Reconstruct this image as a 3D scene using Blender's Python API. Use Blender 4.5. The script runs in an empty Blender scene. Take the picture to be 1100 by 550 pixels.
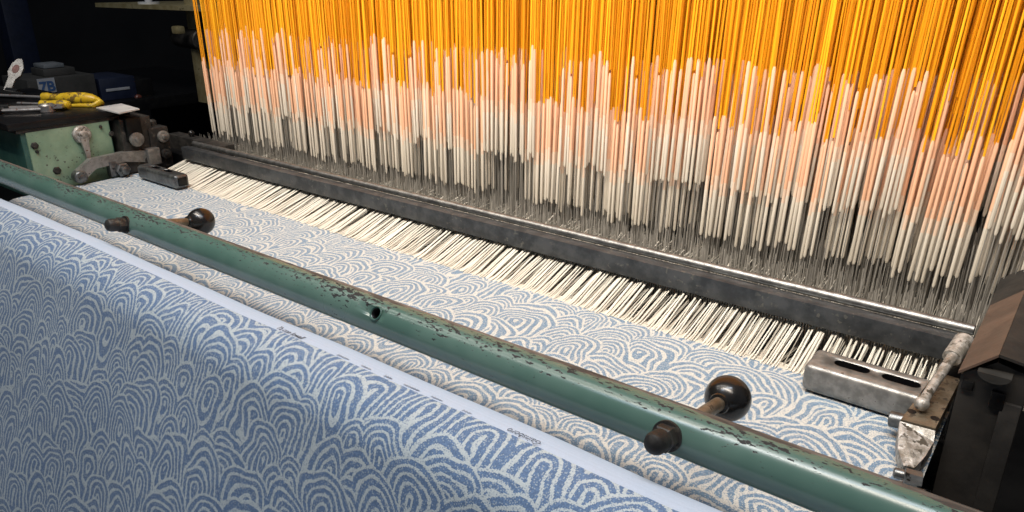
import bpy, bmesh, math, random
from mathutils import Vector, Matrix
R = random.Random(7)
sc = bpy.context.scene
COL = sc.collection
rad = math.radians

# ------------------------------------------------------------------ camera, world, lamps, exposure
cam = bpy.data.cameras.new('camera'); camo = bpy.data.objects.new('camera', cam); COL.objects.link(camo)
camo.location = (0, 0, .45); camo.rotation_euler = (rad(90-20.9), 0, rad(37.6))
cam.sensor_width = 36; cam.lens = 36*800/1100; cam.clip_start = .01; cam.clip_end = 60
sc.camera = camo
sc.view_settings.view_transform = 'Standard'; sc.view_settings.look = 'None'
sc.view_settings.exposure = 0; sc.view_settings.gamma = 1
w = bpy.data.worlds.new('World'); sc.world = w; w.use_nodes = True
w.node_tree.nodes['Background'].inputs[0].default_value = (.62, .72, .9, 1)
w.node_tree.nodes['Background'].inputs[1].default_value = .13

def lamp(name, loc, target, sx, sy, power, col, spread=180):
    l = bpy.data.lights.new(name, 'AREA'); l.shape = 'RECTANGLE'; l.size = sx; l.size_y = sy
    l.energy = power; l.color = col; l.spread = rad(spread)
    o = bpy.data.objects.new(name, l); COL.objects.link(o)
    o.location = loc
    o.rotation_euler = (Vector(target)-Vector(loc)).to_track_quat('-Z', 'Y').to_euler()
    return o
lamp('loom_lamp', (-.95, .50, 1.55), (-.95, .85, 0), 2.4, .16, 10.5, (1, .95, .87))
lamp('fluorescent_tube', (-.85, -.12, 2.0), (-.85, .75, 0), 3.4, .025, 16, (1, .96, .90))
lamp('harness_lamp', (-.75, .25, 1.25), (-.75, 1.1, .28), 2.0, .15, 13, (1, .87, .72), 80)
lamp('window_light', (-.5, .12, 1.9), (-.75, .42, 0), 1.8, .12, 15, (.62, .79, 1))  # unseen cool strip overhead, added to tint the cloth and shadow the bar

# ------------------------------------------------------------------ node helpers
class NT:
    def __init__(s, tree): s.t = tree
    def n(s, typ, **kw):
        nd = s.t.nodes.new(typ)
        for k, v in kw.items(): setattr(nd, k, v)
        return nd
    def put(s, sock, v):
        if v is None: return
        if isinstance(v, bpy.types.NodeSocket): s.t.links.new(v, sock)
        else: sock.default_value = v
    def m(s, op, a, b=None, c=None, clamp=False):
        nd = s.n('ShaderNodeMath', operation=op, use_clamp=clamp)
        for i, v in enumerate((a, b, c)): s.put(nd.inputs[i], v)
        return nd.outputs[0]
    def sep(s, v):
        nd = s.n('ShaderNodeSeparateXYZ'); s.put(nd.inputs[0], v); return nd.outputs
    def comb(s, x, y, z=0.):
        nd = s.n('ShaderNodeCombineXYZ')
        for i, v in enumerate((x, y, z)): s.put(nd.inputs[i], v)
        return nd.outputs[0]
    def noise(s, vec, scale, detail=2., rough=.5, out=0, dist=0.):
        nd = s.n('ShaderNodeTexNoise'); s.put(nd.inputs['Vector'], vec)
        nd.inputs['Scale'].default_value = scale; nd.inputs['Detail'].default_value = detail
        nd.inputs['Roughness'].default_value = rough; nd.inputs['Distortion'].default_value = dist
        return nd.outputs[out]
    def white(s, vec, out=1):
        nd = s.n('ShaderNodeTexWhiteNoise', noise_dimensions='3D'); s.put(nd.inputs['Vector'], vec); return nd.outputs[out]
    def mix(s, f, a, b):
        nd = s.n('ShaderNodeMix', data_type='RGBA'); s.put(nd.inputs[0], f); s.put(nd.inputs[6], a); s.put(nd.inputs[7], b)
        return nd.outputs[2]
    def mixf(s, f, a, b):
        nd = s.n('ShaderNodeMix', data_type='FLOAT'); s.put(nd.inputs[0], f); s.put(nd.inputs[2], a); s.put(nd.inputs[3], b)
        return nd.outputs[0]
    def smooth(s, v, lo, hi):
        nd = s.n('ShaderNodeMapRange', interpolation_type='SMOOTHSTEP'); s.put(nd.inputs[0], v)
        nd.inputs[1].default_value = lo; nd.inputs[2].default_value = hi; return nd.outputs[0]
    def tc(s, which='Object'): return s.n('ShaderNodeTexCoord').outputs[which]

def rgb(*c): return (c[0], c[1], c[2], 1)
def newmat(name):
    m = bpy.data.materials.new(name); m.use_nodes = True
    t = NT(m.node_tree); b = m.node_tree.nodes['Principled BSDF']
    return m, t, b
def bump(t, b, h, strength=.3, dist=.002):
    nd = t.n('ShaderNodeBump'); nd.inputs['Strength'].default_value = strength; nd.inputs['Distance'].default_value = dist
    t.put(nd.inputs['Height'], h); t.put(b.inputs['Normal'], nd.outputs[0])

def worn(name, c1, c2, metal=0., rough=.45, scale=30., c3=None, t3=.62, bstr=.25, spec=.5, sp_scale=120.):
    """paint or bare metal with two tones, a darker speckle and uneven gloss"""
    m, t, b = newmat(name)
    o = t.tc()
    f = t.smooth(t.noise(o, scale, 4, .6), .35, .65)
    c = t.mix(f, rgb(*c1), rgb(*c2))
    if c3:
        g = t.smooth(t.noise(o, sp_scale, 3, .6), t3, t3+.05)
        g2 = t.m('MULTIPLY', g, t.smooth(t.noise(o, scale*.5, 2), .4, .6))
        c = t.mix(g2, c, rgb(*c3))
    t.put(b.inputs['Base Color'], c)
    b.inputs['Metallic'].default_value = metal
    t.put(b.inputs['Roughness'], t.mixf(t.noise(o, scale*2.2, 3), rough*.7, min(1, rough*1.35)))
    b.inputs['Specular IOR Level'].default_value = spec
    bump(t, b, t.noise(o, scale*6, 3), bstr, .001)
    return m

# ------------------------------------------------------------------ the woven wave pattern
def arch_row_group():
    """one row of nested arches: signed distance (negative inside) to the union of the row's lobes"""
    g = bpy.data.node_groups.new('arch_row', 'ShaderNodeTree')
    for nm in ('U', 'V', 'J'): g.interface.new_socket(nm, in_out='INPUT', socket_type='NodeSocketFloat')
    for nm in ('D', 'P'): g.interface.new_socket(nm, in_out='OUTPUT', socket_type='NodeSocketFloat')
    t = NT(g); gi = t.n('NodeGroupInput'); go = t.n('NodeGroupOutput')
    U, V, J = gi.outputs[0], gi.outputs[1], gi.outputs[2]
    rowr = t.sep(t.white(t.comb(J, 3.7, 1.3)))
    off = t.m('ADD', t.m('MULTIPLY', t.m('FLOORED_MODULO', J, 2.), .5), t.m('MULTIPLY', rowr[0], .35))
    base = t.m('ROUND', t.m('SUBTRACT', U, off))
    best = None
    for k in (-1., 0., 1.):
        i = t.m('ADD', base, k)
        r = t.sep(t.white(t.comb(i, J, 9.1)))
        cx = t.m('ADD', t.m('ADD', i, off), t.m('MULTIPLY', t.m('SUBTRACT', r[0], .5), .5))
        cy = t.m('ADD', J, t.m('MULTIPLY', t.m('SUBTRACT', r[1], .5), 1.1))
        rr = t.m('ADD', .34, t.m('MULTIPLY', r[2], .36))
        dx = t.m('SUBTRACT', U, cx)
        dv = t.m('SUBTRACT', V, cy)
        dy = t.m('MULTIPLY', t.m('MAXIMUM', dv, t.m('MULTIPLY', dv, t.m('ADD', .08, t.m('MULTIPLY', rowr[2], .42)))), .42)
        d = t.m('SQRT', t.m('ADD', t.m('MULTIPLY', dx, dx), t.m('MULTIPLY', dy, dy)))
        d = t.m('SUBTRACT', d, rr)
        best = d if best is None else t.m('MINIMUM', best, d)
    t.put(go.inputs[0], best)
    t.put(go.inputs[1], t.m('ADD', .9, t.m('MULTIPLY', rowr[1], .3)))
    return g
ARCH = arch_row_group()

def cloth_mat(name, blue, cream, v_plain, side, band=None, su=.065, per=.114, duty=.41, swp=.2):
    """side +1: plain cream yarn beyond v_plain (the fell); band: colour of the white header band"""
    m, t, b = newmat(name)
    uv = t.n('ShaderNodeUVMap').outputs[0]
    u0, v0, _ = t.sep(uv)
    P = .0011
    us = t.m('MULTIPLY', t.m('FLOOR', t.m('DIVIDE', u0, P)), P)
    vs = t.m('MULTIPLY', t.m('FLOOR', t.m('DIVIDE', v0, P)), P)
    q = t.comb(us, vs)
    nz = t.sep(t.noise(q, 11., 2, .5, 1)); nz2 = t.sep(t.noise(q, 34., 1, .5, 1))
    nz3 = t.sep(t.noise(q, 4.5, 1, .5, 1))
    wu = t.m('ADD', t.m('ADD', us, t.m('MULTIPLY', t.m('SUBTRACT', nz3[0], .5), .07)), t.m('ADD', t.m('MULTIPLY', t.m('SUBTRACT', nz[0], .5), .048), t.m('MULTIPLY', t.m('SUBTRACT', nz2[0], .5), .006)))
    wv = t.m('ADD', vs, t.m('ADD', t.m('MULTIPLY', t.m('SUBTRACT', nz[1], .5), .050), t.m('MULTIPLY', t.m('SUBTRACT', nz2[1], .5), .005)))
    U = t.m('DIVIDE', wu, su); V = t.m('DIVIDE', wv, su*.45)
    fl = t.m('FLOOR', V)
    D = Pp = None
    for k in (2., 1., 0., -1., -2.):            # the lowest row that covers the point lies on top
        nd = t.n('ShaderNodeGroup'); nd.node_tree = ARCH
        t.put(nd.inputs[0], U); t.put(nd.inputs[1], V); t.put(nd.inputs[2], t.m('ADD', fl, k))
        d, p = nd.outputs
        if D is None: D, Pp = d, p
        else:
            ins = t.m('LESS_THAN', d, 0.)
            D = t.mixf(ins, D, d); Pp = t.mixf(ins, Pp, p)
    ph = t.m('FRACT', t.m('DIVIDE', t.m('ABSOLUTE', D), t.m('MULTIPLY', Pp, per)))
    wob = t.m('MULTIPLY', t.m('SUBTRACT', t.noise(q, 60., 2), .5), .22)
    line = t.m('LESS_THAN', ph, t.m('ADD', duty, wob))
    r = t.sep(t.white(t.comb(us, vs, 2.)))
    r2 = t.sep(t.white(t.comb(t.m('MULTIPLY', us, 1.), .3, 5.)))
    blu = t.mix(t.m('MULTIPLY', r[0], .5), rgb(*blue), rgb(*[x*1.9 for x in blue]))
    crm = t.mix(t.m('MULTIPLY', r[1], .55), rgb(*cream), rgb(*[cream[0]*.72, cream[1]*.75, cream[2]*.82]))
    sw = t.sep(t.white(t.comb(us, vs, 7.)))
    lf = t.mixf(line, t.m('MULTIPLY', t.m('LESS_THAN', sw[0], swp), .55), t.m('SUBTRACT', 1., t.m('MULTIPLY', t.m('LESS_THAN', sw[1], swp), .55)))
    c = t.mix(lf, blu, crm)
    h = t.m('ADD', t.m('MULTIPLY', line, .6), r[2])
    edge = t.m('ADD', v0, t.m('MULTIPLY', t.m('SUBTRACT', t.noise(t.comb(u0, 0.), 90., 3), .5), .006 if not band else .001))
    past = t.m('GREATER_THAN', edge, v_plain)
    plain = rgb(*(band or (.56, .53, .45)))
    pl = t.mix(t.m('MULTIPLY', r[1], .3), plain, rgb(*[x*.8 for x in plain[:3]]))
    if side: c = t.mix(past, c, pl)
    # faint streaks of the weft
    st = t.noise(t.comb(t.m('MULTIPLY', u0, .6), t.m('MULTIPLY', v0, 260.)), 1., 2)
    hs = t.n('ShaderNodeHueSaturation'); t.put(hs.inputs['Value'], t.m('ADD', .9, t.m('MULTIPLY', st, .2))); t.put(hs.inputs['Color'], c)
    t.put(b.inputs['Base Color'], hs.outputs[0])
    b.inputs['Roughness'].default_value = .75; b.inputs['Specular IOR Level'].default_value = .25
    b.inputs['Sheen Weight'].default_value = .15
    bump(t, b, h, .5, .0009)
    return m

M = {}
M['cloth'] = cloth_mat('woven_wave_cloth', (.110, .174, .250), (.57, .56, .515), .832, 1)
M['roll'] = cloth_mat('rolled_wave_cloth', (.100, .158, .265), (.54, .585, .59), -.0874, 1, (.52, .59, .71), .062, .122, .37, .14)  # same cloth, with the bluish light on the drape mixed into its colours
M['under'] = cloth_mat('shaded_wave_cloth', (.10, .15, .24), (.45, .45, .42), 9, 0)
M['green'] = worn('green_machine_paint', (.17, .26, .17), (.25, .35, .24), 0, .42, 14, (.06, .06, .045), .62)
M['dkgreen'] = worn('dark_green_paint', (.03, .085, .07), (.05, .12, .095), 0, .4, 25)
M['black'] = worn('black_oily_metal', (.004, .004, .005), (.008, .008, .008), 0, .35, 40, None, .6, .1, .25)
M['iron'] = worn('dark_cast_iron', (.022, .021, .02), (.05, .046, .042), .5, .5, 45, (.10, .09, .075), .6)
M['casing'] = worn('black_casing_paint', (.016, .015, .014), (.03, .027, .024), 0, .45, 22)
M['brown'] = worn('brown_lid_paint', (.065, .042, .031), (.10, .064, .046), 0, .4, 22, (.04, .03, .025), .68)
M['steel'] = worn('worn_steel', (.17, .165, .155), (.29, .28, .265), .55, .40, 60, (.09, .07, .055), .64)
M['dsteel'] = worn('dull_grey_steel', (.10, .105, .11), (.2, .205, .205), .85, .38, 50, (.03, .028, .026), .6)
M['rail'] = worn('blued_steel_rail', (.042, .047, .053), (.085, .091, .098), .6, .42, 35, (.13, .13, .12), .6, .3)
M['bright'] = worn('polished_steel', (.17, .17, .168), (.29, .29, .28), 1, .45, 60)
M['grease'] = worn('greased_metal', (.22, .20, .17), (.50, .48, .45), .4, .42, 110, (.08, .07, .055), .53, .6)
M['plate'] = worn('pale_reflection_plate', (.5, .5, .5), (.72, .72, .7), .2, .3, 14)  # pale base stands in for the lamp's reflection on the cover plate
M['brass'] = worn('tarnished_brass', (.34, .28, .14), (.46, .40, .23), .6, .4, 25, (.05, .04, .02), .6)
M['dirty'] = worn('oily_brown_metal', (.13, .10, .065), (.25, .21, .155), .6, .45, 60, (.06, .05, .04), .55)
M['bake'] = worn('black_bakelite', (.006, .006, .006), (.012, .011, .01), 0, .22, 30, None, .6, .03)
M['yellow'] = worn('yellow_handle_plastic', (.42, .27, .01), (.55, .38, .02), 0, .35, 40, (.14, .09, .02), .52, .2, .5, 60)
M['chrome'] = worn('chromed_tool', (.36, .34, .33), (.5, .48, .46), .8, .35, 60, (.25, .15, .12), .6)
M['navy'] = worn('dark_blue_plastic', (.005, .009, .025), (.008, .013, .035), 0, .5, 25)
M['taupe'] = worn('grey_brown_board', (.022, .021, .019), (.032, .03, .027), 0, .7, 25)
M['pale'] = worn('pale_plastic', (.10, .11, .12), (.15, .16, .17), 0, .5, 25)
M['white'] = worn('dimmed_white_card', (.24, .25, .27), (.30, .31, .33), 0, .6, 25)  # white darkened in the colour itself to sit in the dim background
M['inkblue'] = worn('blue_ink', (.02, .06, .16), (.03, .08, .2), 0, .6, 25)
M['ink'] = worn('dark_ink', (.015, .015, .02), (.03, .03, .04), 0, .7, 60)
M['inkgrey'] = worn('grey_ink', (.09, .10, .13), (.14, .15, .19), 0, .7, 60)
M['greyink'] = worn('faint_grey_ink', (.30, .34, .42), (.42, .46, .52), 0, .7, 60)
M['red'] = worn('dull_red_plastic', (.10, .03, .02), (.15, .04, .03), 0, .4, 40)
M['wall'] = worn('sooty_wall', (.010, .010, .011), (.016, .015, .015), 0, .9, 3)  # near-black base colour stands in for the low light at the back
M['floor'] = worn('dimmed_floor', (.012, .011, .010), (.022, .02, .018), 0, .6, 5)  # darkened in colour too, in place of real gloom around the loom
M['rubber'] = worn('black_rubber', (.02, .019, .017), (.03, .028, .025), 0, .55, 40)

def bar_mat():
    m, t, b = newmat('chipped_green_enamel')
    o = t.tc(); x, y, z = t.sep(o)
    ang = t.m('ARCTAN2', z, y)                        # round the bar: wear sits along its upper back edge
    o2 = t.comb(t.m('MULTIPLY', x, .45), y, z)
    n1 = t.noise(o2, 300., 3, .60); n2 = t.noise(o, 9., 3, .6); n3 = t.noise(t.comb(t.m('MULTIPLY', x, .2), y, z), 60., 4, .7)
    base = t.mix(t.smooth(n2, .35, .68), rgb(.066, .128, .105), rgb(.098, .165, .138))
    band = t.m('SUBTRACT', 1., t.m('MULTIPLY', t.m('ABSOLUTE', t.m('SUBTRACT', t.m('FLOORED_MODULO', ang, 6.2832), 1.85)), 1.0), clamp=True)
    chipv = t.m('ADD', n1, t.m('MULTIPLY', band, .20))
    chipv = t.m('ADD', chipv, t.m('MULTIPLY', t.m('SUBTRACT', n2, .5), .38))
    chip = t.smooth(chipv, .725, .74)
    edge = t.smooth(t.m('ADD', ang, t.m('MULTIPLY', t.m('SUBTRACT', n3, .5), 1.1)), 1.50, 1.46)
    edge = t.m('MULTIPLY', edge, t.smooth(ang, -.3, .1))
    rust = t.mix(t.smooth(n3, .35, .62), rgb(.035, .030, .026), rgb(.14, .118, .10))
    c = t.mix(chip, base, rgb(.006, .007, .008))
    c = t.mix(edge, c, rust)
    t.put(b.inputs['Base Color'], c)
    t.put(b.inputs['Roughness'], t.mixf(t.m('MAXIMUM', chip, edge), t.mixf(n2, .18, .32), .75))
    b.inputs['Specular IOR Level'].default_value = .6
    bump(t, b, t.m('ADD', t.m('MULTIPLY', chip, -1.), t.m('MULTIPLY', n1, .15)), .25, .0006)
    return m
M['bar'] = bar_mat()

def yarn(name, c1, c2, rough=.6, island=False, metal=0., sss=0., spec=.4):
    m, t, b = newmat(name)
    r = t.n('ShaderNodeNewGeometry').outputs['Random Per Island'] if island else t.n('ShaderNodeObjectInfo').outputs['Random']
    o = t.tc()
    n = t.noise(o, 70., 2)
    f = t.m('ADD', t.m('MULTIPLY', r, .8), t.m('MULTIPLY', n, .25), clamp=True)
    t.put(b.inputs['Base Color'], t.mix(f, rgb(*c1), rgb(*c2)))
    b.inputs['Roughness'].default_value = rough; b.inputs['Metallic'].default_value = metal
    b.inputs['Specular IOR Level'].default_value = spec
    return m
for isl, sfx in ((False, ''), (True, '_mass')):
    M['cord'+sfx] = yarn('orange_cord'+sfx, (.66, .22, .004), (.98, .50, .015), .5, isl)
    M['peach'+sfx] = yarn('peach_sleeve'+sfx, (.70, .385, .225), (.82, .52, .345), .45, isl)
    M['ivory'+sfx] = yarn('ivory_sleeve'+sfx, (.56, .50, .405), (.75, .68, .57), .45, isl)
    M['blend'+sfx] = yarn('pale_sleeve'+sfx, (.66, .48, .35), (.80, .62, .47), .45, isl)
    M['wire'+sfx] = yarn('steel_wire'+sfx, (.13, .12, .105), (.42, .395, .35), .45, isl, .3)
    M['warp'+sfx] = yarn('cream_yarn'+sfx, (.50, .47, .40), (.70, .67, .59), .75, isl, 0, 0, .2)
M['greywarp'] = yarn('grey_warp_yarn', (.26, .24, .20), (.60, .56, .48), .7, True, 0, 0, .2)

# ------------------------------------------------------------------ mesh helpers
def box(bm, c, s, rot=None, bev=0., seg=2):
    r = bmesh.ops.create_cube(bm, size=1)
    vs = r['verts']
    bmesh.ops.scale(bm, vec=s, verts=vs)
    if bev:
        es = {e for v in vs for e in v.link_edges}
        r2 = bmesh.ops.bevel(bm, geom=list(es), offset=bev, segments=seg, affect='EDGES', profile=.6)
        vs = list({v for f in r2['faces'] for v in f.verts} | {v for v in vs if v.is_valid})
    if rot is not None: bmesh.ops.rotate(bm, verts=vs, matrix=rot, cent=(0, 0, 0))
    bmesh.ops.translate(bm, verts=vs, vec=c)
def frame_of(d):
    d = d.normalized(); a = Vector((0, 0, 1)) if abs(d.z) < .9 else Vector((1, 0, 0))
    u = d.cross(a).normalized(); return u, d.cross(u).normalized()
def tube(bm, pts, rr, n=8, cap=True, flat=1.):
    pts = [Vector(p) for p in pts]
    if not hasattr(rr, '__len__'): rr = [rr]*len(pts)
    rings = []; u = None
    for i, p in enumerate(pts):
        d = (pts[min(i+1, len(pts)-1)]-pts[max(i-1, 0)]).normalized()
        if u is None: u, v = frame_of(d)
        else:
            u = (u-d*u.dot(d)).normalized(); v = d.cross(u).normalized()
        rings.append([bm.verts.new(p+u*math.cos(2*math.pi*k/n)*rr[i]+v*math.sin(2*math.pi*k/n)*rr[i]*flat) for k in range(n)])
    fs = []
    for a, b in zip(rings, rings[1:]):
        for k in range(n): fs.append(bm.faces.new((a[k], a[(k+1) % n], b[(k+1) % n], b[k])))
    if cap:
        bm.faces.new(rings[0][::-1]); bm.faces.new(rings[-1])
    return fs
def cyl(bm, p0, p1, r, n=20, ch=0.):
    p0 = Vector(p0); p1 = Vector(p1); d = (p1-p0).normalized()
    if ch: tube(bm, [p0, p0+d*ch, p1-d*ch, p1], [r-ch, r, r, r-ch], n)
    else: tube(bm, [p0, p1], r, n)
def lathe(bm, p, d, prof, n=24):
    """prof: (distance along d, radius)"""
    p = Vector(p); d = Vector(d).normalized()
    tube(bm, [p+d*a for a, _ in prof], [max(r, 1e-5) for _, r in prof], n)
def prism(bm, pts, off):
    off = Vector(off)
    a = [bm.verts.new(Vector(p)) for p in pts]; b = [bm.verts.new(Vector(p)+off) for p in pts]
    n = len(a); bm.faces.new(a[::-1]); bm.faces.new(b)
    for k in range(n): bm.faces.new((a[k], a[(k+1) % n], b[(k+1) % n], b[k]))
def ball(bm, c, r, s=(1, 1, 1)):
    q = bmesh.ops.create_uvsphere(bm, u_segments=24, v_segments=16, radius=r)
    bmesh.ops.scale(bm, vec=s, verts=q['verts']); bmesh.ops.translate(bm, verts=q['verts'], vec=c)

def root_loc(p):
    while p is not None and p.parent is not None: p = p.parent
    return p.location.copy() if p is not None else Vector((0, 0, 0))
def obj(name, bm, mat, parent=None, smooth=True, origin=None, auto=35):
    bmesh.ops.recalc_face_normals(bm, faces=bm.faces)
    o0 = root_loc(parent) if parent is not None else Vector(origin or (0, 0, 0))
    bmesh.ops.translate(bm, verts=bm.verts, vec=-o0)
    if smooth:
        for f in bm.faces: f.smooth = True
        for e in bm.edges:
            if len(e.link_faces) == 2 and e.calc_face_angle(0) > rad(auto): e.smooth = False
    me = bpy.data.meshes.new(name); bm.to_mesh(me); bm.free()
    for x in (mat if isinstance(mat, (list, tuple)) else [mat]): me.materials.append(x)
    o = bpy.data.objects.new(name, me); COL.objects.link(o)
    if parent is not None: o.parent = parent
    else: o.location = o0
    return o
def mk(fn, *a, **k):
    bm = bmesh.new(); fn(bm, *a, **k); return bm
def tag(o, label, cat, group=None, kind=None):
    if label: o['label'] = label
    if cat: o['category'] = cat
    if group: o['group'] = group
    if kind: o['kind'] = kind
    return o
def thing(name, loc, label, cat, group=None):
    o = bpy.data.objects.new(name, None); o.empty_display_size = .02; COL.objects.link(o); o.location = loc
    return tag(o, label, cat, group)
def RZ(a): return Matrix.Rotation(rad(a), 3, 'Z')
def RX(a): return Matrix.Rotation(rad(a), 3, 'X')

# ------------------------------------------------------------------ setting
def struct(name, c, s, mat):
    o = obj(name, mk(box, c, s), mat, smooth=False); o['kind'] = 'structure'; return o
struct('floor', (-1.5, 1.5, -.86), (14, 12, .1), M['floor'])
struct('wall_back', (-1.5, 4.2, 1.2), (14, .1, 4.1), M['wall'])
struct('wall_side', (-5.6, 1.5, 1.2), (.1, 12, 4.1), M['wall'])

# ------------------------------------------------------------------ cloth on the loom
def sheet(prof, x0, x1, nx, wav=.0012, amp_seed=3):
    """prof: (y, z) points; u = x, v = running length measured so that v = y at the first point"""
    bm = bmesh.new(); uvl = bm.loops.layers.uv.new('UVMap')
    rr = random.Random(amp_seed); ph = [rr.uniform(0, 6.28) for _ in range(8)]
    s = prof[0][0]; ss = [s]
    for a, b in zip(prof, prof[1:]):
        s -= math.hypot(b[0]-a[0], b[1]-a[1]); ss.append(s)
    g = []
    for k, (y, z) in enumerate(prof):
        a = prof[max(k-1, 0)]; b = prof[min(k+1, len(prof)-1)]
        t = Vector((0, b[0]-a[0], b[1]-a[1])).normalized(); nrm = Vector((0, t.z, -t.y))
        row = []
        for i in range(nx+1):
            x = x0+(x1-x0)*i/nx
            d = wav*(math.sin(x*9+ph[0]+ss[k]*7)+.6*math.sin(x*23+ph[1]-ss[k]*15)+.5*math.sin(ss[k]*31+ph[2]+x*4))
            row.append(bm.verts.new(Vector((x, y, z))+nrm*d))
        g.append(row)
    for k in range(len(g)-1):
        for i in range(nx):
            f = bm.faces.new((g[k][i], g[k][i+1], g[k+1][i+1], g[k+1][i])); f.smooth = True
            for lp, (kk, ii) in zip(f.loops, ((k, i), (k, i+1), (k+1, i+1), (k+1, i))):
                lp[uvl].uv = (x0+(x1-x0)*ii/nx, ss[kk])
    return bm
prof = [(.846-.01*k, 0) for k in range(29)]
for k in range(1, 16): prof.append((.566-.008*k, -.16*(k/15)**2))
bed = obj('woven_cloth', sheet(prof, -1.765, -.048, 120, .0004), M['cloth'])
tag(bed, 'flat blue and white wave patterned cloth stretched on the loom behind the green bar', 'cloth')
# the finished cloth falls over the front beam
RC, RR = (.4356, .0118), .06
prof = []
for k in range(0, 52):
    a = rad(5+k*3.0); prof.append((RC[0]+RR*math.cos(a), RC[1]+RR*math.sin(a)))
a = rad(158); p0 = (RC[0]+RR*math.cos(a), RC[1]+RR*math.sin(a)); dr = (-math.sin(a), math.cos(a))
for k in range(0, 60): prof.append((p0[0]+dr[0]*.006*k, p0[1]+dr[1]*.006*k))
e0 = prof[-1]
for k in range(1, 14):
    q = rad(158+k*13); c0 = (e0[0]-math.cos(a)*.02, e0[1]-math.sin(a)*.02)
    prof.append((c0[0]+.02*math.cos(q), c0[1]+.02*math.sin(q)))
bm = sheet(prof, -1.9, .25, 160, .0010, 11)
uvl = bm.loops.layers.uv.active
for f in bm.faces:
    for lp in f.loops: lp[uvl].uv.y -= prof[0][0]
nrm = Vector((0, math.cos(a), math.sin(a)))
for v in bm.verts:                                  # soft folds growing towards the lower edge
    t_ = min(1, max(0, (.03-v.co.z)/.3))
    v.co += nrm*t_*(.0045*math.sin(v.co.x*8.5+1+v.co.z*2)+.0028*math.sin(v.co.x*19+2.2-v.co.z*4)+.0012*math.sin(v.co.x*43))
roll = thing('draped_cloth', (-.8, RC[0], RC[1]), 'blue wave patterned cloth falling steeply from a beam, white header band along its top', 'cloth')
obj('cloth', bm, M['roll'], roll)
core = mk(cyl, (-2.0, RC[0], RC[1]), (.4, RC[0], RC[1]), .056, 32)
obj('beam', core, M['iron'], roll)
def on_roll(deg, x, h=.0016):
    a = rad(deg); n = Vector((0, math.cos(a), math.sin(a)))
    return Vector((x, RC[0], RC[1]))+n*(RR+h), n
def text_on_roll(body, deg, x, size, xs, flip, mat, shear=.25):
    cu = bpy.data.curves.new('lettering', 'FONT'); cu.body = body; cu.size = size; cu.shear = shear; cu.align_x = 'CENTER'; cu.align_y = 'CENTER'
    cu.extrude = .0002; cu.offset = -.0002
    tmp = bpy.data.objects.new('tmp', cu); COL.objects.link(tmp)
    dg = bpy.context.evaluated_depsgraph_get(); me = bpy.data.meshes.new_from_object(tmp.evaluated_get(dg))
    bpy.data.objects.remove(tmp)
    p, n = on_roll(deg, x); ex = Vector((1, 0, 0)); ey = n.cross(ex)
    if flip: ex, ey = -ex, -ey
    mt = Matrix.Translation(p-Vector(roll.location)) @ Matrix((ex*xs, ey, n)).transposed().to_4x4()
    me.transform(mt); me.materials.append(mat); me.name = 'lettering'
    o = bpy.data.objects.new('lettering', me); COL.objects.link(o); o.parent = roll
    return o
text_on_roll('Ta con lowall', 85.5, -.652, .0105, .80, False, M['ink'])
text_on_roll('Gainsboro', 85.5, -.326, .0105, .80, True, M['inkgrey'])
x = -.57
while x < -.25:
    if abs(x+.318) > .05:
        bm = bmesh.new(); hgt = .0
        for k in range(R.randint(3, 6)):
            p, n = on_roll(86, x+k*.0034, .0013)
            ey = n.cross(Vector((1, 0, 0)))
            fr_ = Matrix((Vector((1, 0, 0)), ey, n)).transposed()
            box(bm, p, (.0010, R.uniform(.002, .004), .0003), fr_)
            box(bm, p+Vector((.0015, 0, 0)), (.0036, .0009, .00035), fr_)
        obj('lettering', bm, M['greyink'], roll, smooth=False)
    x += R.uniform(.026, .045)
# the fold hanging below the roll
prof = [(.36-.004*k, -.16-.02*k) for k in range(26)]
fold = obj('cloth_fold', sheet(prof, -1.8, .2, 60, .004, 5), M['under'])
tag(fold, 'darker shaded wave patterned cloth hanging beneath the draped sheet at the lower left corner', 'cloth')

# ------------------------------------------------------------------ green bar
BY, BZ, BR = .508, .09, .0214
bar = thing('green_bar', (-.8, BY, BZ), 'long round green painted steel bar with chipped enamel across the cloth', 'bar')
bm = bmesh.new()
tube(bm, [(-2.6+.05*k, BY, BZ) for k in range(61)], BR, 40)
bo = obj('tube', bm, M['bar'], bar)
hx = -.565; ha = rad(180-38)
hd = Vector((0, math.cos(ha), math.sin(ha)))
cut = obj('cutter', mk(cyl, Vector((hx, BY, BZ))+hd*.006, Vector((hx, BY, BZ))+hd*.05, .0062, 20), M['black'])
md = bo.modifiers.new('hole', 'BOOLEAN'); md.object = cut; md.solver = 'EXACT'
bpy.context.view_layer.update()
me = bpy.data.meshes.new_from_object(bo.evaluated_get(bpy.context.evaluated_depsgraph_get()))
bo.modifiers.clear(); bo.data = me; bpy.data.objects.remove(cut)
if len(me.materials) < 2: me.materials.append(M['black'])
for p in me.polygons:
    c = p.center+Vector(bo.parent.location)
    rr_ = math.hypot(c.y-BY, c.z-BZ)
    if abs(c.x-hx) < .01 and rr_ < BR*.975 and c.y < BY+.001: p.material_index = 1
obj('hole_rim', mk(tube, [Vector((hx, BY, BZ))+hd*(BR+.0004)+(Vector((1, 0, 0))*math.cos(a)+Vector((0, -hd.z, hd.y))*math.sin(a))*.0075 for a in [2*math.pi*k/24 for k in range(25)]], .0009, 6), M['dkgreen'], bar)
tl = rad(12.5); kd = Vector((0, math.cos(tl), -math.sin(tl)))
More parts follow.
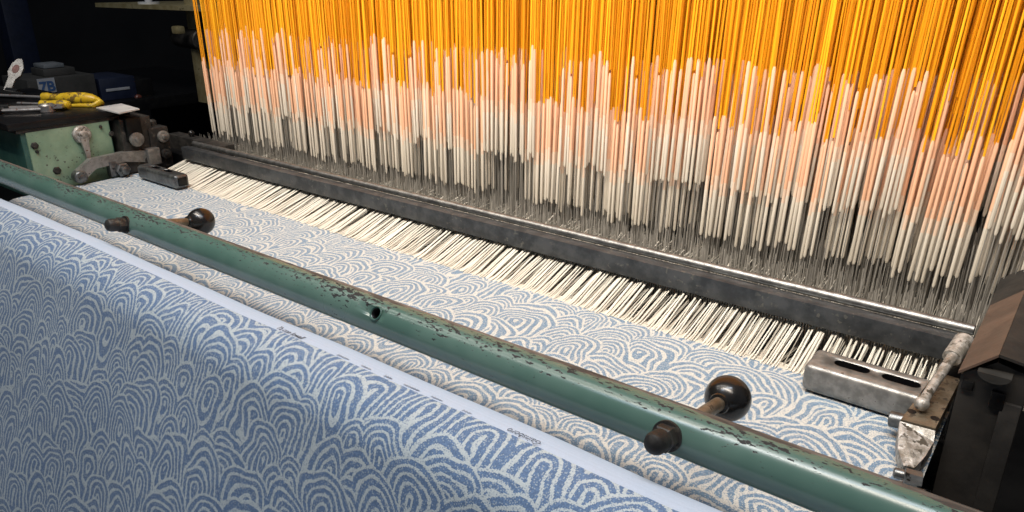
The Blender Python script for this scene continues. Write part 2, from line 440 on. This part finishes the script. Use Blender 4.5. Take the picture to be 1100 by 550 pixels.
for kx, L in ((-1.11, .102), (-.215, .116)):
    c = Vector((kx, BY, BZ))
    bm = bmesh.new()
    tube(bm, [c-kd*.0195, c-kd*.0222], .0132, 24)
    nb = lathe(bm, c-kd*.0215, -kd, [(0, .0112), (.002, .0116), (.0105, .0116), (.0118, .0098)], 6)
    lathe(bm, c-kd*.033, -kd, [(0, .0096), (.010, .0096), (.014, .0082), (.0165, .0045), (.017, 0)], 20)
    obj('nut', bm, M['iron'], bar)
    kn = obj('handle_rod', mk(lathe, c, kd, [(.015, .0062), (.018, .0062), (L-.022, .0066), (L-.008, .0066)], 18), M['dirty'], bar)
    bm = bmesh.new()
    lathe(bm, c+kd*(L-.024), kd, [(-.001, .006), (-.0005, .0092), (.0015, .0100), (.0022, .0092)]+[(.0235-.0222*math.cos(q), max(.0222*math.sin(q), 0)) for q in [rad(z) for z in range(25, 181, 5)]], 40)
    obj('ball', bm, M['bake'], kn)

# ------------------------------------------------------------------ reed with its cap rail
reed = thing('reed', (-.87, .92, 0), 'long dark steel rail with a bright round rod along its top, above cream threads', 'reed')
bm = bmesh.new()
box(bm, (-.868, .914, .0455), (1.65, .018, .029), None, .002)
obj('cap_rail', bm, M['rail'], reed)
bm = bmesh.new()
box(bm, (-.868, .929, .054), (1.65, .010, .006), None, .001)
obj('ledge', bm, M['dsteel'], reed)
obj('rod', mk(cyl, (-1.693, .9395, .0625), (-.048, .9395, .0625), .0065, 24, .001), M['bright'], reed)
bm = bmesh.new()
box(bm, (-.868, .918, -.11), (1.70, .02, .07), None, .002)
obj('lower_baulk', bm, M['iron'], reed)
dm = mk(box, (0, 0, -.023), (.0011, .007, .104))
bmesh.ops.translate(dm, verts=dm.verts, vec=(-.05, .918, 0))
d0 = obj('dent', dm, M['dsteel'], reed, smooth=False)
for k in range(1, 100):
    c = d0.copy(); COL.objects.link(c); c.parent = reed; c.location.x = -.0036*k
bm = bmesh.new()
for k in range(100, 455): box(bm, (-.05-.0036*k, .918, -.023), (.0011, .007, .104))
o = obj('dents', bm, M['dsteel'], reed, smooth=False); o['kind'] = 'stuff'

# ------------------------------------------------------------------ warp threads between cloth and reed
xs = [-1.70+1.63*k/299 for k in range(300)]
protos = []
for r_ in (.0013, .0016, .0020, .0024):
    bm = bmesh.new()
    tube(bm, [(0, -.014, .0005), (0, 0, .003), (.0004, .04, .0165), (0, .086, .031)], [r_*.8, r_, r_, r_*.9], 8, True, .55)
    protos.append(obj('warp_thread', bm, M['warp']))
lab = 'raised cream thread running from the cloth edge up under the dark reed rail'
used = set(); run = 0; on = True
for k, x in enumerate(xs):
    if run <= 0: run = n0 = R.randint(2, 6); shift = R.uniform(.0004, .0019)
    run -= 1
    p = R.choice(protos)
    if p.name in used: o = p.copy(); COL.objects.link(o)
    else: o = p; used.add(p.name)
    near = .55+.45*min(1, max(0, (-x)/1.2))
    o.location = (x+shift*(run-(n0-1)/2)+R.uniform(-.0006, .0006), .842+R.uniform(-.003, .003), R.uniform(-.001, .0005))
    o.scale = (near*R.uniform(.8, 1.15), 1, R.uniform(.78, 1.04))
    o.rotation_euler.z = rad(R.uniform(-2.2, 2.2))
    tag(o, lab, 'thread', 'raised cream warp threads in front of the reed')
for p in protos:
    if p.name not in used: bpy.data.objects.remove(p)
bm = bmesh.new()
for k in range(1700):
    x = -1.71+1.655*R.random()
    up = R.random() < .35
    z1 = R.uniform(.004, .028) if up else R.uniform(-.045, -.012)
    tube(bm, [(x, .838, -.0005), (x+R.uniform(-.003, .003), .93, z1)], R.uniform(.0005, .0010), 4, False)
n_ = len(bm.faces)
for k in range(380):
    x = -1.71+1.655*R.random()**1.4
    tube(bm, [(x, .838, .0), (x+R.uniform(-.002, .002), .93, R.uniform(.012, .030))], R.uniform(.0006, .0011), 4, False)
for k, f in enumerate(bm.faces):
    if k >= n_: f.material_index = 1
o = obj('lower_warp', bm, [M['greywarp'], M['warp_mass']]); tag(o, 'thin greyish threads lying lower between the cream ones before the reed', 'threads', None, 'stuff')
# warp behind the reed
bm = bmesh.new()
for k in range(3600):
    x = -1.72+1.76*R.random(); yb = R.uniform(1.0, 1.24)
    zz = R.choice((R.uniform(-.02, .0), R.uniform(.0, .045)))
    tube(bm, [(x, .935, R.uniform(-.02, .03)), (x+R.uniform(-.004, .004), yb, zz)], R.uniform(.0003, .0006), 3, False)
o = obj('warp_sheet', bm, M['greywarp']); tag(o, 'fine grey warp threads fanning between the rail and the hanging wires', 'threads', None, 'stuff')

# ------------------------------------------------------------------ harness
def sleeve_bm(bm, x, y, z0, ln, r, n, mi, dx=0., dy=0.):
    """tapered two-tone sleeve; mi = (peach index, ivory index)"""
    zt = z0+ln; f1, f2 = .40, .52
    def q(f): return (x+dx*f, y+dy*f, z0+ln*f)
    a = tube(bm, [q(0), q(.02), q(f1)], [r*.55, r*.92, r], n, False)
    c_ = tube(bm, [q(f1), q(f2)], [r, r], n, False)
    b_ = tube(bm, [q(f2), q(.97), q(1)], [r, r*.97, r*.6], n, True)
    for f in a: f.material_index = mi[1]
    for f in b_: f.material_index = mi[0]
    for f in c_: f.material_index = mi[2]
def mat_all(fs, i):
    for f in fs: f.material_index = i
Z0, LN, LIFT = .062, .176, .076
cm = obj('cord', mk(tube, [(0, 0, Z0+LN-.01), (0, 0, 1.25)], .0014, 6), M['cord']).data
sm = []
for k in range(4):
    bm = bmesh.new(); sleeve_bm(bm, 0, 0, Z0-.006+.004*k, LN+.006*(k-1.5), (.0022+.0002*k), 8, (0, 1, 2)); sm.append(obj('sleeve', bm, [M['peach'], M['ivory'], M['blend']]).data)
wm = obj('wire', mk(tube, [(0, 0, -.25), (0, 0, Z0+.01)], .0007, 5), M['wire']).data
for o in list(COL.objects):
    if o.data in [cm, wm]+sm: bpy.data.objects.remove(o)
X0, X1, NC = -1.785, -.006, 236
NR = 10
def rise(x): return .012*min(1., max(0., (x+.6)/.5))
def lean(x): return .055*max(0., x+1.0)
def colx(r, c): return X0+(X1-X0)*(c+(r*.37) % 1)/(NC-1)
ROWY = [1.045+.016*r for r in range(NR)]
# which columns are raised, in runs; back rows follow loosely the front ones
lift = []
for r in range(NR):
    a = []; 
    while len(a) < NC:
        on = R.random() < (.43 if r < 3 else .64 if r < 6 else .8); a += [on]*R.choice((1, 1, 2, 2, 3, 5))
    lift.append(a[:NC])
indiv = [(0, c) for c in range(NC)]+[(1, c) for c in range(NC-1, NC-1-(300-NC), -1)]
indset = set(indiv)
LAB = {True: 'orange harness cord drawn up, its peach and ivory sleeve standing in the upper row',
       False: 'orange harness cord let down, its peach and ivory sleeve hanging in the lower row'}
GRP = {True: 'raised harness cords', False: 'lowered harness cords'}
def gap(x): return -.090 < x < -.076
indiv = [q for q in indiv if not gap(colx(*q))]
for r, c in indiv:
    x = colx(r, c)+R.uniform(-.003, .003); y = ROWY[r]+R.uniform(-.005, .005)
    up = lift[r][c]
    if r == 0 and R.random() < .08: up = not up
    e = thing('harness_cord', (x, y, rise(x)+(LIFT if up else 0)+R.gauss(0, .0045)), LAB[up], 'harness cord', GRP[up])
    e.rotation_euler = (rad(R.gauss(0, .45)), rad(R.gauss(0, .45))+lean(x), 0)
    for nm, me in (('cord', cm), ('sleeve', R.choice(sm)), ('wire', wm)):
        o = bpy.data.objects.new(nm, me); COL.objects.link(o); o.parent = e
bm = bmesh.new()
for r in range(NR):
    for c in range(NC):
        if (r, c) in indset or (gap(colx(r, c)) and r < 7): continue
        x = colx(r, c)+R.uniform(-.003, .003); y = ROWY[r]+R.uniform(-.005, .005)
        zo = rise(x)+(LIFT if lift[r][c] else 0)+R.gauss(0, .0065)
        lz = lean(x); dx = R.gauss(0, .0014)+lz*LN
        sleeve_bm(bm, x, y, Z0+zo, LN+R.uniform(-.006, .006), R.uniform(.0022, .0029), 6, (1, 2, 4), dx, R.gauss(0, .001))
        mat_all(tube(bm, [(x+dx, y, Z0+zo+LN-.01), (x+dx+R.gauss(0, .006)+lz*1.0, y+R.gauss(0, .006), 1.25)], R.uniform(.0010, .0017), 5, False), 0)
        mat_all(tube(bm, [(x, y, -.25), (x, y, Z0+zo+.01)], .0008, 4, False), 3)
for k in range(900):
    x = X0+(X1-X0)*R.random(); y = R.uniform(1.04, 1.21); lz = lean(x)
    if gap(x): continue
    mat_all(tube(bm, [(x+lz*.2, y, R.uniform(.24, .31)), (x+R.gauss(0, .008)+lz*1.2, y+R.gauss(0, .008), 1.25)], R.uniform(.0006, .0010), 4, False), 0)
o = obj('harness_mass', bm, [M['cord_mass'], M['peach_mass'], M['ivory_mass'], M['wire_mass'], M['blend_mass']])
tag(o, 'dense mass of further orange cords and sleeves filling the harness behind the front rows', 'harness cords', None, 'stuff')
bm = bmesh.new()
for k in range(7500):
    x = X0+(X1-X0)*R.random()+R.uniform(-.01, .01); y = R.uniform(1.0, 1.24)
    zt = R.uniform(.04, .068) if y < 1.06 else R.uniform(.06, .15)
    tube(bm, [(x, y, -.25), (x+R.gauss(0, .0015), y, zt)], R.uniform(.0004, .0008), 3, False)
o = obj('heddle_wires', bm, M['wire_mass']); tag(o, 'fine grey heddle wires hanging close together below the sleeves', 'wires', None, 'stuff')

# ------------------------------------------------------------------ right temple box
tr = thing('temple', (-.127, .807, 0), 'worn steel box with two long slots lying on the cloth at the right', 'temple')
def slotbar(x0, x1, y0, y1, z0, z1, slots, sw):
    bm = bmesh.new()
    box(bm, ((x0+x1)/2, (y0+y1)/2, (z0+z1)/2), (x1-x0, y1-y0, z1-z0), None, .009, 4)
    o = obj('box', bm, M['steel'])
    bmc = bmesh.new()
    for a, b in slots:
        pts = []
        yc = (y0+y1)/2
        for k in range(9): q = rad(90+22.5*k); pts.append((a+sw+math.cos(q)*sw, yc+math.sin(q)*sw, z1-.012))
        for k in range(9): q = rad(-90+22.5*k); pts.append((b-sw+math.cos(q)*sw, yc+math.sin(q)*sw, z1-.012))
        prism(bmc, pts, (0, 0, .03))
    cut = obj('cutter', bmc, M['black'], smooth=False)
    md = o.modifiers.new('s', 'BOOLEAN'); md.object = cut; md.solver = 'EXACT'
    bpy.context.view_layer.update()
    me = bpy.data.meshes.new_from_object(o.evaluated_get(bpy.context.evaluated_depsgraph_get()))
    o.modifiers.clear(); o.data = me; bpy.data.objects.remove(cut)
    if len(me.materials) < 2: me.materials.append(M['black'])
    for p in me.polygons:
        if p.center.z < z1-.0009 and p.center.y > y0+.004 and p.center.y < y1-.004 and p.center.x > x0+.004 and p.center.x < x1-.004 and p.center.z > z0+.004: p.material_index = 1
    return o
sb = slotbar(-.192, -.064, .790, .842, .002, .036, [(-.166, -.128), (-.116, -.077)], .0075)
sb.data.transform(Matrix.Translation(-tr.location)); sb.parent = tr; sb.name = 'slotted_body'
# ------------------------------------------------------------------ linkage right
lk = thing('linkage', (-.062, .75, 0), 'greasy metal linkage with a whitish rod between the slotted box and black casing', 'linkage')
bm = bmesh.new()
prism(bm, [(-.080, .735, .022), (-.050, .738, .022), (-.046, .86, .022), (-.070, .86, .022)], (0, 0, .014))
obj('bracket', bm, M['dirty'], lk, smooth=False)
bm = bmesh.new()
tube(bm, [(-.0675, .765, .046), (-.0655, .785, .050), (-.060, .83, .060), (-.056, .86, .067)], [.0052, .0046, .0052, .0056], 14)
ball(bm, (-.068, .762, .045), .0072)
obj('rod', bm, M['grease'], lk)
bm = bmesh.new()
tube(bm, [(-.058, .85, .062), (-.0525, .885, .070)], [.0095, .0105], 16)
obj('rod_end', bm, M['grease'], lk)
bm = bmesh.new()
prism(bm, [(-.0805, .734, .034), (-.0495, .737, .034), (-.048, .728, .027), (-.0505, .706, .022), (-.0555, .688, .017), (-.0645, .686, .017), (-.074, .704, .022), (-.0795, .724, .027)], (0, .004, -.016))
obj('tongue', bm, M['grease'], lk, smooth=False)
bm = bmesh.new(); cyl(bm, (-.093, .758, .020), (-.076, .758, .022), .0085, 16, .001)
obj('stud', bm, M['dsteel'], lk)
for hx_ in (-.0745, -.0535):
    obj('bolt_hole', mk(cyl, (hx_, .757, .032), (hx_, .757, .0364), .0042, 16), M['black'], lk)
for p, r_ in (((-.059, .680, .011), .0085), ((-.064, .655, .010), .0075), ((-.052, .652, .012), .0085)):
    bm = bmesh.new(); lathe(bm, Vector(p)+Vector((.012, 0, 0)), (-1, -.2, 0), [(0, r_), (.014, r_), (.015, r_*.8)], 6); lathe(bm, Vector(p)+Vector((-.003, 0, 0)), (-1, -.2, 0), [(0, r_*.6), (.008, r_*.6), (.009, r_*.4)], 14)
    obj('bolt', bm, M['dsteel'], lk)
bm = bmesh.new(); box(bm, (-.056, .878, .03), (.02, .022, .03), None, .003); obj('clamp', bm, M['iron'], lk)
# ------------------------------------------------------------------ right casing
cs = thing('casing', (.03, .85, -.1), 'black machine casing with a brown gabled lid at the right edge', 'casing')
bm = bmesh.new()
prism(bm, [(-.041, .757, -.25), (-.041, .757, .091), (-.015, .757, .112), (.012, .757, .106), (.012, .757, -.25)], (.0, .30, 0))
obj('body', bm, M['casing'], cs, smooth=False)
bm = bmesh.new()   # lid: two sloping sheets meeting at a ridge
prism(bm, [(-.0435, .752, .0925), (-.0155, .749, .1205), (-.0155, .749, .1235), (-.0435, .752, .0955)], (.004, .185, .002))
obj('lid', bm, M['brown'], cs, smooth=False)
bm = bmesh.new()
prism(bm, [(-.0152, .7495, .1206), (.016, .752, .1150), (.016, .752, .1178), (-.0152, .7495, .1234)], (.004, .185, .002))
obj('lid_flank', bm, M['casing'], cs, smooth=False)
bm = bmesh.new()
pts = [(-.0275, 0), (-.002, 0)]
arc = [(-.0148+.0135*math.cos(rad(180+15*k)), .0085*math.sin(rad(180+15*k))) for k in range(13)]
prism(bm, [(x, .757, .1045+z) for x, z in arc], (0, -.016, .001))
obj('grip', bm, M['rubber'], cs, smooth=False)
bm = bmesh.new(); box(bm, (-.008, .7555, .075), (.012, .005, .018), None, .001); obj('catch', bm, M['black'], cs)
bm = bmesh.new(); box(bm, (.0035, .7555, -.05), (.016, .004, .25), None, .0008); obj('door_edge', bm, M['casing'], cs)
bm = bmesh.new(); box(bm, (-.034, .7555, .082), (.010, .004, .010), None, .001); obj('hinge', bm, M['black'], cs)

# ------------------------------------------------------------------ left green box
gb = thing('gear_box', (-2.0, .7, 0), 'light green painted gear box with black top at the left end of the loom', 'gear box')
bm = bmesh.new(); box(bm, (-2.05, .705, .055), (.50, .19, .155), None, .003); obj('body', bm, M['dkgreen'], gb)
bm = bmesh.new(); box(bm, (-1.7985, .708, .062), (.006, .176, .138), None, .0015); obj('side_plate', bm, M['green'], gb)
bm = bmesh.new(); box(bm, (-2.06, .717, .142), (.54, .262, .016), None, .004); obj('top', bm, M['black'], gb)
bm = bmesh.new(); box(bm, (-2.055, .712, .1305), (.52, .22, .009), None, .002); obj('top_lip', bm, M['iron'], gb)
for y, z, r_ in ((.632, .097, .008), (.634, .083, .004), (.797, .096, .0065), (.776, .116, .004), (.795, .03, .006), (.665, .035, .009), (.783, .03, .004)):
    obj('bolt', mk(lathe, (-1.797, y, z), (1, 0, 0), [(0, r_), (.004, r_), (.006, r_*.7)], 6), M['iron'], gb)
lv = obj('lever', mk(lathe, (-1.797, .731, .106), (1, 0, 0), [(0, .020), (.008, .020), (.011, .017), (.012, .009), (.017, .009), (.018, .006)], 24), M['grease'], gb)
bm = bmesh.new()
prism(bm, [(-1.789, .722, .100), (-1.789, .740, .100), (-1.789, .7375, .06), (-1.789, .736, .048), (-1.789, .728, .048), (-1.789, .7275, .06)], (.007, 0, 0))
obj('lever_arm', bm, M['chrome'], lv, smooth=False)
# linkage arm lying along the box
am = thing('rocker_arm', (-1.77, .78, .02), 'bent grey cast arm bolted along the foot of the green gear box', 'arm')
bm = bmesh.new()
prism(bm, [(-1.778, .686, .012), (-1.778, .700, .006), (-1.778, .735, .030), (-1.778, .80, .034), (-1.778, .875, .018), (-1.778, .878, .040), (-1.778, .845, .053), (-1.778, .80, .056), (-1.778, .727, .054), (-1.778, .690, .030)], (.016, 0, 0))
obj('bar', bm, M['steel'], am, smooth=False)
obj('pin', mk(lathe, (-1.775, .697, .019), (1, 0, 0), [(0, .014), (.019, .014), (.021, .012), (.0212, .007), (.026, .007), (.027, .004)], 20), M['dsteel'], am)
bm = bmesh.new(); lathe(bm, (-1.765, .79, .018), (1, 0, 0), [(0, .017), (.014, .017), (.016, .014)], 6); lathe(bm, (-1.752, .79, .018), (1, 0, 0), [(0, .009), (.012, .009), (.013, .006)], 16); box(bm, (-1.77, .772, .022), (.02, .016, .036), None, .002)
obj('nut', bm, M['dsteel'], am)
bm = bmesh.new(); box(bm, (-1.765, .868, .035), (.03, .03, .04), None, .003); obj('end_block', bm, M['steel'], am)
# left temple
tm = thing('temple', (-1.60, .81, 0), 'hollow grey steel bar with open end lying on cloth beside the green gear box', 'temple')
o = slotbar(-1.71, -1.543, .800, .833, .003, .034, [(-1.665, -1.635), (-1.612, -1.585)], .006)
o.data.materials[0] = M['dsteel']; o.data.transform(Matrix.Translation(-tm.location)); o.parent = tm; o.name = 'slotted_body'
bm = bmesh.new(); box(bm, (-1.5435, .8165, .0185), (.004, .021, .019), None, .003); obj('open_end', bm, M['black'], tm)
# dark casting right of the gear box
ct = thing('bearing_casting', (-1.80, .86, 0), 'dark oily casting with round washers between the green gear box and the reed', 'casting')
bm = bmesh.new()
box(bm, (-1.815, .845, .065), (.09, .075, .13), None, .004); box(bm, (-1.79, .895, .05), (.05, .05, .10), None, .006)
obj('block', bm, M['iron'], ct)
bm = bmesh.new(); box(bm, (-1.764, .835, .105), (.014, .036, .055), None, .003); obj('plate', bm, M['black'], ct)
for y, z, r_, x in ((.834, .082, .0165, -1.757), (.902, .077, .014, -1.764), (.86, .025, .012, -1.768), (.90, .035, .012, -1.762)):
    obj('washer', mk(lathe, (x, y, z), (1, 0, 0), [(0, r_), (.006, r_), (.007, r_*.85), (.0072, r_*.4), (.010, r_*.4), (.011, r_*.25)], 24), M['steel'] if z > .05 else M['iron'], ct)
obj('bolt', mk(lathe, (-1.80, .90, .098), (0, 0, 1), [(0, .011), (.012, .011), (.016, .006)], 6), M['iron'], ct)
pt = obj('cover_plate', mk(prism, [(-1.845, .856, .151), (-1.74, .846, .151), (-1.722, .79, .151), (-1.835, .792, .151)], (0, 0, .003)), M['plate'], smooth=False)
tag(pt, 'shiny bright metal plate lying at the end of the black gear box top', 'plate')
sb_ = thing('shuttle_race', (-1.7, 1.0, 0), 'dark steel beam with a small black knob running behind the left end of the reed', 'beam')
bm = bmesh.new(); box(bm, (-1.745, .985, .035), (.25, .035, .05), None, .004); obj('beam', bm, M['iron'], sb_)
bm = bmesh.new(); box(bm, (-1.76, .955, .0), (.20, .03, .05), None, .004); obj('lower_beam', bm, M['black'], sb_)
bm = bmesh.new(); ball(bm, (-1.78, .985, .069), .008); cyl(bm, (-1.78, .985, .058), (-1.78, .985, .066), .005, 12); obj('knob', bm, M['bake'], sb_)

# ------------------------------------------------------------------ tools on the gear box
TZ = .150
sd = thing('screwdriver', (-2.08, .80, TZ), 'large yellow handled screwdriver with a curved handle end lying on the black top', 'screwdriver')
a = Vector((-2.012, .750, TZ+.016)); b = Vector((-1.876, .818, TZ+.015)); d = (b-a).normalized()
bm = bmesh.new()
lathe(bm, a, d, [(x*.72, r*.86) for x, r in [(0, .008), (.003, .0125), (.018, .0135), (.028, .0115), (.045, .0105), (.065, .0125), (.10, .0165), (.135, .018), (.165, .0175), (.19, .0145), (.205, .009), (.209, .002)]], 14)
obj('handle', bm, M['yellow'], sd)
bm = bmesh.new()
tube(bm, [b+d*(-.004)+Vector((0, 0, -.002)), b+d*.008+Vector((.006, -.004, -.006)), b+Vector((.008, -.018, -.011)), b+d*-.06+Vector((.01, -.028, -.012))], [.009, .008, .006, .004], 10)
obj('handle_hook', bm, M['yellow'], sd)
bm = bmesh.new(); tube(bm, [a, a-d*.10], .0035, 10); tube(bm, [a-d*.10, a-d*.18], [.0035, .0045], 10)
obj('shank', bm, M['chrome'], sd)
ss_ = thing('screwdriver', (-2.0, .74, TZ), 'small yellow handle lying in front of the large yellow screwdriver', 'screwdriver')
a2 = Vector((-1.945, .716, TZ+.011)); b2 = Vector((-1.872, .753, TZ+.011)); d2 = (b2-a2).normalized()
obj('handle', mk(lathe, a2, d2, [(0, .006), (.005, .0095), (.025, .0085), (.045, .0105), (.066, .0115), (.077, .009), (.081, .003)], 12), M['yellow'], ss_)
obj('shank', mk(tube, [a2, a2-d2*.06], .003, 8), M['chrome'], ss_)
pl = thing('pliers', (-1.97, .70, TZ), 'silver pliers with a round pivot and dark grips lying nearest on the black top', 'pliers')
q = Vector((-1.889, .708, TZ+.008)); e = Vector((-.55, -.60, 0)).normalized(); pr_ = Vector((-e.y, e.x, 0))
bm = bmesh.new()
lathe(bm, q-Vector((0, 0, .007)), (0, 0, 1), [(0, .017), (.014, .017), (.017, .014)], 24)
prism(bm, [q-e*.005+pr_*.012, q-e*.035+pr_*.007, q-e*.035-pr_*.007, q-e*.005-pr_*.012], (0, 0, .008))
obj('head', bm, M['chrome'], pl)
obj('pivot', mk(lathe, q+Vector((0, 0, .004)), (0, 0, 1), [(0, .0085), (.005, .0085), (.007, .006)], 20), M['brass'], pl)
for s_ in (1, -1):
    bm = bmesh.new(); tube(bm, [q+pr_*s_*.008, q+e*.04+pr_*s_*.015, q+e*.09+pr_*s_*.018], [.0065, .006, .0055], 10, True, .8); h_ = obj('handle', bm, M['chrome'], pl)
    bm = bmesh.new(); tube(bm, [q+e*.085+pr_*s_*.018, q+e*.13+pr_*s_*.016, q+e*.18+pr_*s_*.012], [.0085, .009, .0085], 10); obj('grip', bm, M['bake'], h_)
dk = thing('pliers', (-2.25, .76, TZ), 'black handled tool lying behind the silver pliers at the picture edge', 'tool')
bm = bmesh.new(); tube(bm, [(-2.30, .715, TZ+.012), (-2.23, .74, TZ+.014), (-2.175, .758, TZ+.013)], [.011, .012, .007], 10); obj('handle', bm, M['bake'], dk)
bm = bmesh.new(); tube(bm, [(-2.27, .70, TZ+.010), (-2.20, .725, TZ+.011), (-2.12, .75, TZ+.01)], [.009, .010, .007], 10); obj('second_handle', bm, M['bake'], dk)
wr = thing('wrench', (-2.22, .76, TZ), 'pale wrench with an oval hole standing tilted at the left edge of the black top', 'wrench')
w0 = Vector((-2.20, .735, TZ+.004)); w1 = Vector((-2.235, .80, TZ+.085)); wd = (w1-w0).normalized()
vx = Vector((.62, .78, 0)); vx = (vx-wd*vx.dot(wd)).normalized(); vn = wd.cross(vx)
L_ = (w1-w0).length
pts = [(-.008, 0), (.008, 0), (.0085, L_*.45), (.017, L_*.58), (.017, L_*.78), (.010, L_*.93), (.004, L_*1.02), (-.006, L_*.99), (-.014, L_*.84), (-.016, L_*.62), (-.009, L_*.48)]
bm = bmesh.new(); prism(bm, [w0+vx*x+wd*y-vn*.0035 for x, y in pts], vn*.007)
obj('shaft', bm, M['steel'], wr, smooth=False)
bm = bmesh.new(); prism(bm, [w0+wd*L_*.72+vx*.0085*math.cos(k*.5236)+wd*.013*math.sin(k*.5236)-vn*.0042 for k in range(12)], vn*.0084)
obj('hole', bm, M['red'], wr, smooth=False)

# ------------------------------------------------------------------ dim shop behind the left end
bt = thing('workbench', (-2.95, 1.1, -.8), 'dark workbench standing in the gloom behind the gear box', 'workbench')
bm = bmesh.new(); box(bm, (-3.1, 1.1, .01), (.9, 1.5, .04), None, .004); obj('top', bm, M['black'], bt)
for y in (.42, 1.78):
    bm = bmesh.new(); box(bm, (-3.1, y, -.41), (.8, .06, .78), None, .004); obj('leg', bm, M['black'], bt)
sbx = obj('storage_box', mk(box, (-2.80, 1.075, .078), (.2, .21, .096), None, .003), M['taupe']); tag(sbx, 'grey brown box on the dark bench with a white number card', 'box')
cd = thing('number_card', (-2.695, 1.025, .100), 'small white card with blue 7B on the grey brown box', 'card')
obj('card', mk(box, (-2.697, 1.025, .104), (.003, .052, .046)), M['white'], cd, smooth=False)
cu = bpy.data.curves.new('lettering', 'FONT'); cu.body = '7B'; cu.size = .044; cu.align_x = 'CENTER'; cu.align_y = 'CENTER'; cu.extrude = .0005; cu.offset = .0012
tmp = bpy.data.objects.new('tmp', cu); COL.objects.link(tmp)
me = bpy.data.meshes.new_from_object(tmp.evaluated_get(bpy.context.evaluated_depsgraph_get())); bpy.data.objects.remove(tmp)
me.transform(Matrix.Translation((.0005, 0, 0)) @ Matrix(((0, 0, 1), (1, 0, 0), (0, 1, 0))).to_4x4()); me.materials.append(M['inkblue'])
o = bpy.data.objects.new('lettering', me); COL.objects.link(o); o.parent = cd
bx = thing('plastic_crate', (-2.8, 1.25, .03), 'dark blue crate with a pale stripe on the bench behind the tools', 'crate')
obj('body', mk(box, (-2.80, 1.255, .068), (.19, .125, .076), None, .004), M['navy'], bx)
obj('stripe', mk(box, (-2.7035, 1.252, .066), (.004, .082, .009), None, .001), M['white'], bx)
ty = thing('parts_tray', (-2.8, 1.09, .126), 'small pale tray on top of the grey brown box', 'tray')
obj('tray', mk(box, (-2.79, 1.09, .138), (.1, .10, .024), None, .004), M['taupe'], ty)
obj('lid', mk(box, (-2.79, 1.08, .158), (.08, .065, .014), None, .004), M['pale'], ty)
ctl = thing('control_box', (-2.72, 1.36, 0), 'black control box with a dull red button behind the bright plate', 'control box')
obj('housing', mk(box, (-2.78, 1.345, .045), (.14, .075, .09), None, .006), M['black'], ctl)
obj('button', mk(lathe, (-2.71, 1.317, .028), (1, 0, 0), [(0, .012), (.012, .012), (.015, .008)], 16), M['red'], ctl)
br = thing('brass_plate', (-2.5, 1.42, .34), 'flat brass coloured shelf plate with a white fitting beside the harness top', 'plate')
obj('plate', mk(prism, [(-2.86, 1.30, .333), (-2.28, 1.36, .333), (-2.28, 1.60, .333), (-2.80, 1.60, .333)], (0, 0, .014)), M['brass'], br, smooth=False)
bm = bmesh.new(); cyl(bm, (-2.62, 1.37, .347), (-2.62, 1.37, .354), .035, 20); cyl(bm, (-2.62, 1.37, .354), (-2.62, 1.37, .43), .012, 16)
obj('fitting', bm, M['plate'], br)
fr = thing('loom_frame', (-2.3, 1.5, -.8), 'dark loom end frame with a round cylinder left of the orange harness', 'frame')
bm = bmesh.new(); box(bm, (-2.12, 1.52, .25), (.10, .12, 2.1), None, .01); box(bm, (-2.62, 1.62, -.2), (.12, .12, 1.2), None, .01); box(bm, (-2.4, 1.58, .10), (.6, .06, .07), None, .01)
obj('posts', bm, M['black'], fr)
bm = bmesh.new(); cyl(bm, (-2.62, 1.46, .235), (-2.40, 1.42, .235), .035, 20, .004); obj('cylinder', bm, M['iron'], fr)
bm = bmesh.new(); box(bm, (-2.44, 1.36, .27), (.035, .03, .025), None, .006); obj('brass_block', bm, M['brass'], fr)
bm = bmesh.new(); box(bm, (-2.47, 1.44, .22), (.05, .03, .40), None, .003); obj('edge_strip', bm, M['brass'], fr)

bm = bmesh.new(); box(bm, (-4.3, 1.55, .5), (.12, .12, 2.6), None, .01)
o = obj('steel_post', bm, M['navy']); tag(o, 'dim dark blue upright post rising behind the workbench', 'post')
mo = thing('motor', (-2.60, 1.75, .0), 'dim dark round motor housing behind the end frame beneath the brass plate', 'motor')
obj('housing', mk(lathe, (-2.75, 1.70, .20), (1, -.2, 0), [(0, .05), (.02, .085), (.18, .085), (.20, .06), (.22, .02)], 24), M['casing'], mo)
obj('bracket', mk(box, (-2.65, 1.72, .05), (.16, .08, .16), None, .006), M['iron'], mo)
